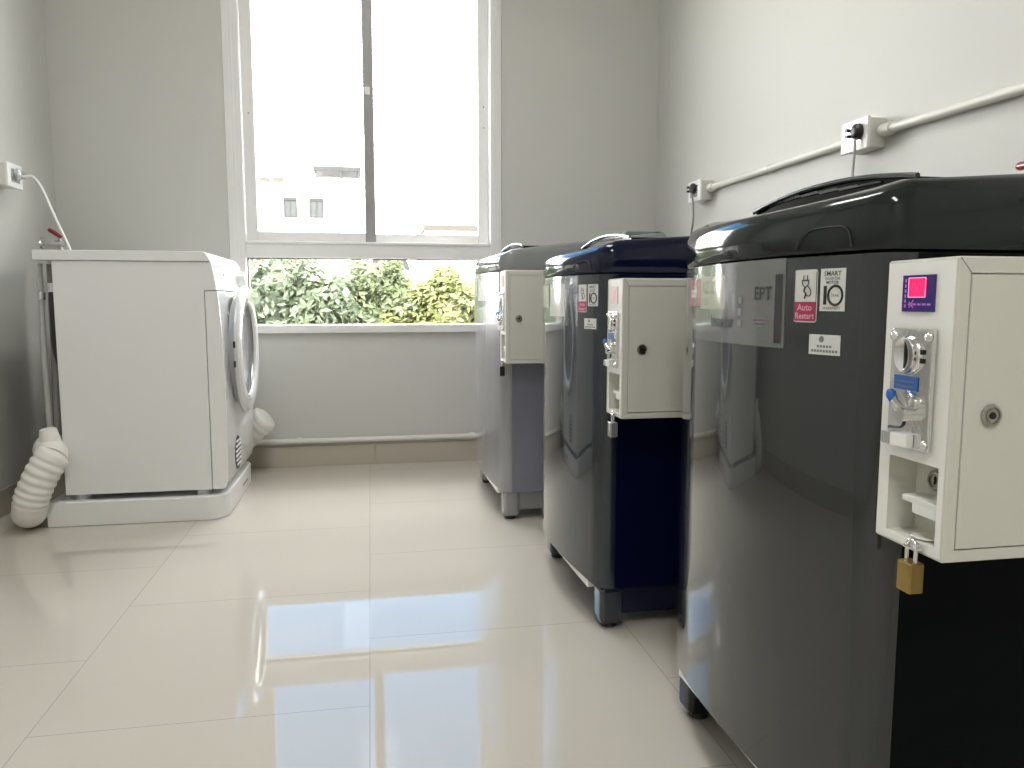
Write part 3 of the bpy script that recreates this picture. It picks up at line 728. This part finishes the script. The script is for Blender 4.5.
def padlock(loc, mat, label):
    r = thing('padlock', label, 'padlock', loc)
    b = B(); box(b, -.0085, .0085, -.0105, .0105, -.043, -.0105, .002, 3); obj('lock_body', b, mat, r)
    b = B(); tube(b, [(0, .0065, -.013), (0, .0065, .004), (0, .0052, .0090), (0, .0025, .0115), (0, -.0025, .0115), (0, -.0052, .0090), (0, -.0065, .004), (0, -.0065, -.013)], .0021, 12, 4)
    obj('shackle', b, M['chrome_smooth'], r, 60)
padlock((.5485, .7585 - .069, .5115), M['brass'], 'brass padlock hanging from the coin box of the nearest washer')
padlock((.5165, 1.6665 - .070, .518), M['silver'], 'pale metal padlock hanging from the coin box of the middle washer')
padlock((.431, 2.6085 - .070, .563), M['black'], 'black padlock hanging from the coin box of the farthest washer')

# ------------------------------------------------------------------ outdoors
struct('ground', box(B(), -60, 60, 3.9, 120, -5.2, -5.0), M['ground'], smooth=0)
def tree(loc, blobs, mat, label, n, seed):
    rnd = random.Random(seed)
    o = thing('tree', label, 'tree', loc, 'trees outside the window')
    b = B(); tube(b, [(0, 0, 0), (.05, .03, 1.6), (-.04, .02, 3.2), (.02, 0, 4.6)], lambda t: .13 - .08 * t, 12, 5)
    for k in range(7):
        bx = blobs[k % len(blobs)]; z0 = 2.6 + .25 * k
        tube(b, [(0, 0, z0), (bx[0] * .5, bx[1] * .5, (z0 + bx[2]) / 2 + .2), (bx[0] * .9, bx[1] * .9, bx[2])], lambda t: .05 - .035 * t, 8, 4)
    obj('trunk', b, M['bark'], o, 60)
    me_v, me_f = [], []
    for i in range(n):
        bx = blobs[i % len(blobs)]
        d = Vector((rnd.gauss(0, 1), rnd.gauss(0, 1), rnd.gauss(0, 1))).normalized()
        rr = (.35 + .65 * rnd.random() ** .5) * (1 + .22 * math.sin(5 * d.x + seed) * math.sin(6 * d.z + 2) + rnd.gauss(0, .04))
        c = Vector(bx[:3]) + Vector((d.x * bx[3], d.y * bx[3], d.z * bx[4])) * rr
        nrm = (d + Vector((rnd.gauss(0, .6), rnd.gauss(0, .6), rnd.gauss(0, .6) + .5))).normalized()
        t = nrm.orthogonal(); t.rotate(Matrix.Rotation(rnd.random() * 6.28, 3, nrm)); s = nrm.cross(t)
        L, Wd = rnd.uniform(.03, .055), rnd.uniform(.013, .022)
        k = len(me_v)
        me_v += [c - t * L, c + s * Wd + nrm * .008, c + t * L, c - s * Wd + nrm * .008]; me_f += [(k, k + 1, k + 2), (k, k + 2, k + 3)]
    me = bpy.data.meshes.new('foliage'); me.from_pydata([tuple(v) for v in me_v], [], me_f); me.materials.append(mat)
    f = bpy.data.objects.new('foliage', me); COL.objects.link(f); f.parent = o
tree((-1.15, 8.6, -5), [(-.1, 0, 5.70, .75, .75), (.55, .1, 5.58, .6, .65), (.1, .3, 4.9, 1., .8), (-.6, .1, 5.2, .7, .9)], M['leaf_a'], 'dense blue-green tree outside, left of the three behind the lower pane', 22000, 3)
tree((.12, 9.0, -5), [(-.05, 0, 5.80, .42, .48), (.35, .1, 5.45, .6, .55), (-.4, 0, 5.45, .5, .6), (0, .3, 4.8, .95, .8)], M['leaf_b'], 'mid green tree outside, in the middle of the three behind the lower pane', 19000, 5)
tree((1.0, 8.8, -5), [(-.15, 0, 5.6, .45, .5), (.25, .1, 5.3, .5, .5), (-.5, 0, 5.25, .5, .5), (0, .3, 4.8, .9, .75)], M['leaf_c'], 'yellow-green tree outside, right of the three behind the lower pane', 19000, 8)

def window_part(par, x0, x1, z0, z1, y, ox, oy):
    b = B(); box(b, x0 - .08, x1 + .08, y - .10, y + .05, z0 - .08, z0); box(b, x0 - .08, x1 + .08, y - .10, y + .05, z1, z1 + .22); box(b, x0 - .08, x0, y - .1, y + .05, z0, z1); box(b, x1, x1 + .08, y - .1, y + .05, z0, z1)
    xm = (x0 + x1) / 2; box(b, xm - .03, xm + .03, y - .08, y + .02, z0, z1)
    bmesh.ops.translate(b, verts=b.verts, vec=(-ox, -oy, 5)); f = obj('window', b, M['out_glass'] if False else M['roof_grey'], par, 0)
    b = B(); box(b, x0, x1, y - .04, y + .04, z0, z1); bmesh.ops.translate(b, verts=b.verts, vec=(-ox, -oy, 5)); obj('window_glass', b, M['out_glass'], f, 0)
# white block on the left, 60 m away
ox, oy = -4., 62.
bd = thing('building', 'white apartment block with two small windows, seen through the left upper pane', 'building', (ox, oy, -5))
b = B(); box(b, -16, .8, 60, 68, -5, 9.4); box(b, -16, -9.2, 60.5, 67, 9.4, 9.7); bmesh.ops.translate(b, verts=b.verts, vec=(-ox, -oy, 5)); obj('wall', b, M['facade'], bd, 0)
window_part(bd, -6.05, -5.25, 7.0, 8.15, 60, ox, oy); window_part(bd, -4.2, -3.35, 7.0, 8.15, 60, ox, oy)
b = B(); box(b, -4.0, -.5, 60.4, 64, 10.45, 10.8, .05)
for x in (-3.8, -1.9, -.75): box(b, x - .05, x + .05, 60.5, 60.6, 9.3, 10.5)
bmesh.ops.translate(b, verts=b.verts, vec=(-ox, -oy, 5)); obj('roof_canopy', b, M['roof_grey'], bd)
for x in (-7.5, -6.5):
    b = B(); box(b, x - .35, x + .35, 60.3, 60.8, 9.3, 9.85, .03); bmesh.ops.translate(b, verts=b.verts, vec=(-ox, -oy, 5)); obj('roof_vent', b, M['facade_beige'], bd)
ox, oy = 7., 52.
bd = thing('building', 'low building with a beige roof edge, seen through the right upper pane', 'building', (ox, oy, -5))
b = B(); box(b, 3.55, 14, 50, 58, -5, 5.25); bmesh.ops.translate(b, verts=b.verts, vec=(-ox, -oy, 5)); obj('wall', b, M['facade'], bd, 0)
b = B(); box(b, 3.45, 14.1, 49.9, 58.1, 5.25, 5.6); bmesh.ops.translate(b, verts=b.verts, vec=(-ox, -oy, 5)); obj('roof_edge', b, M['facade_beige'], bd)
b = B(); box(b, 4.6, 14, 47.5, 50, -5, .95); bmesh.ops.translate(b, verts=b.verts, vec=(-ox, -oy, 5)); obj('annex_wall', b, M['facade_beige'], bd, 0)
ox, oy = 1., 42.
bd = thing('building', 'small low building with a mauve grey roof, just above the middle tree', 'building', (ox, oy, -5))
b = B(); box(b, .2, 1.9, 40, 44, -5, 2.35); bmesh.ops.translate(b, verts=b.verts, vec=(-ox, -oy, 5)); obj('wall', b, M['facade'], bd, 0)
b = B(); prism(b, [(.05, 2.35), (2.05, 2.35), (1.85, 2.95), (.2, 2.95)], 'xz', 39.8, 44.2); bmesh.ops.translate(b, verts=b.verts, vec=(-ox, -oy, 5)); obj('roof', b, M['roof_grey'], bd, 0)

# ------------------------------------------------------------------ light
w = bpy.data.worlds.new('sky'); scn.world = w; w.use_nodes = True
nt = w.node_tree; N = nt.nodes.new; L = nt.links.new
bg = nt.nodes['Background']
tc = N('ShaderNodeTexCoord'); sp = N('ShaderNodeSeparateXYZ'); L(tc.outputs['Generated'], sp.inputs[0])
ramp = N('ShaderNodeValToRGB'); e = ramp.color_ramp.elements
e[0].position = 0; e[0].color = (.05, .05, .046, 1); e[1].position = 1; e[1].color = (1., 1., 1., 1)
for p, c in ((.499, (.05, .05, .046)), (.505, (1.0, .985, .95)), (.64, (.98, .98, .97)), (.668, (.16, .18, .20)), (.684, (.026, .070, .135)), (.775, (.022, .066, .132)), (.82, (1., 1., 1.))):
    k = e.new(p); k.color = (*c, 1)
mr = N('ShaderNodeMapRange'); mr.inputs[1].default_value = -1; mr.inputs[2].default_value = 1; L(sp.outputs[2], mr.inputs[0]); L(mr.outputs[0], ramp.inputs[0])
ns = N('ShaderNodeTexNoise'); ns.inputs['Scale'].default_value = 3.2; ns.inputs['Detail'].default_value = 7; ns.inputs['Roughness'].default_value = .6
mp = N('ShaderNodeMapping'); mp.inputs['Scale'].default_value = (1, 1, 2.4); L(tc.outputs['Generated'], mp.inputs[0]); L(mp.outputs[0], ns.inputs['Vector'])
cr = N('ShaderNodeValToRGB'); cr.color_ramp.elements[0].position = .50; cr.color_ramp.elements[1].position = .72
L(ns.outputs['Fac'], cr.inputs[0])
mx = N('ShaderNodeMix'); mx.data_type = 'RGBA'; hz = N('ShaderNodeMapRange'); hz.inputs[1].default_value = .37; hz.inputs[2].default_value = .40; L(sp.outputs[2], hz.inputs[0])
cm_ = N('ShaderNodeMath'); cm_.operation = 'MULTIPLY'; hz2 = N('ShaderNodeMapRange'); hz2.inputs[1].default_value = .56; hz2.inputs[2].default_value = .63; hz2.inputs[3].default_value = 1; hz2.inputs[4].default_value = 0; L(sp.outputs[2], hz2.inputs[0])
hm = N('ShaderNodeMath'); hm.operation = 'MULTIPLY'; L(hz.outputs[0], hm.inputs[0]); L(hz2.outputs[0], hm.inputs[1])
L(cr.outputs[0], cm_.inputs[0]); L(hm.outputs[0], cm_.inputs[1]); L(cm_.outputs[0], mx.inputs[0]); L(ramp.outputs[0], mx.inputs[6]); mx.inputs[7].default_value = (.062, .090, .135, 1)
gt = N('ShaderNodeMath'); gt.operation = 'GREATER_THAN'; gt.inputs[1].default_value = .0; L(sp.outputs[2], gt.inputs[0])
m2 = N('ShaderNodeMix'); m2.data_type = 'RGBA'; L(gt.outputs[0], m2.inputs[0]); L(ramp.outputs[0], m2.inputs[6]); L(mx.outputs[2], m2.inputs[7])
zen = N('ShaderNodeMapRange'); zen.inputs[1].default_value = .62; zen.inputs[2].default_value = .74; zen.inputs[3].default_value = 23.5; zen.inputs[4].default_value = 17
L(sp.outputs[2], zen.inputs[0]); L(zen.outputs[0], bg.inputs['Strength'])
L(m2.outputs[2], bg.inputs['Color'])

def light(name, kind, loc, rot, energy, col=(1, 1, 1), **kw):
    l = bpy.data.lights.new(name, kind); l.energy = energy; l.color = col
    for k, v in kw.items(): setattr(l, k, v)
    o = bpy.data.objects.new(name, l); COL.objects.link(o); o.location = loc; o.rotation_euler = rot; return o
light('sun', 'SUN', (0, -5, 10), (math.radians(48), 0, math.radians(-20)), 20.0, (1, .96, .88), angle=math.radians(1))
light('ceiling_lamp', 'AREA', (0, 2.0, ZC - .03), (0, 0, 0), 22, (1, .985, .955), shape='RECTANGLE', size=.3, size_y=1.2)
light('fill_light_behind_camera', 'AREA', (-.2, -.8, ZC - .03), (0, 0, 0), 33, (1, .985, .955), shape='RECTANGLE', size=.3, size_y=1.2)  # added fill light behind the camera, brightens the near coin boxes

# ------------------------------------------------------------------ camera
F_, VX, VY, H = 770., 370., 301., .77
d = Vector(((VX - 512) / F_, (384 - VY) / F_, 1.)).normalized()
u = Vector((0, 1, -d.y / d.z)).normalized(); r = u.cross(d)
if r.x < 0: r = -r
R = Matrix(((r.x, r.y, r.z), (d.x, d.y, d.z), (u.x, u.y, u.z)))    # cam(right, up, fwd) -> world
cam = bpy.data.cameras.new('camera'); co = bpy.data.objects.new('camera', cam); COL.objects.link(co)
right, up, fwd = R @ Vector((1, 0, 0)), R @ Vector((0, 1, 0)), R @ Vector((0, 0, 1))
co.matrix_world = Matrix(((right.x, up.x, -fwd.x, 0), (right.y, up.y, -fwd.y, 0), (right.z, up.z, -fwd.z, H), (0, 0, 0, 1)))
cam.sensor_fit = 'HORIZONTAL'; cam.sensor_width = 36; cam.lens = F_ / 1024 * 36; cam.clip_start = .02; cam.clip_end = 500
scn.camera = co
scn.view_settings.view_transform = 'Standard'; scn.view_settings.look = 'None'; scn.view_settings.gamma = 1
scn.view_settings.use_curve_mapping = False; scn.view_settings.exposure = 0.
scn.cycles.use_denoising = True
scn.cycles.caustics_reflective = False; scn.cycles.caustics_refractive = False
scn.cycles.max_bounces = 12; scn.cycles.diffuse_bounces = 7; scn.cycles.glossy_bounces = 6; scn.cycles.transparent_max_bounces = 24
scn.cycles.sample_clamp_indirect = 8
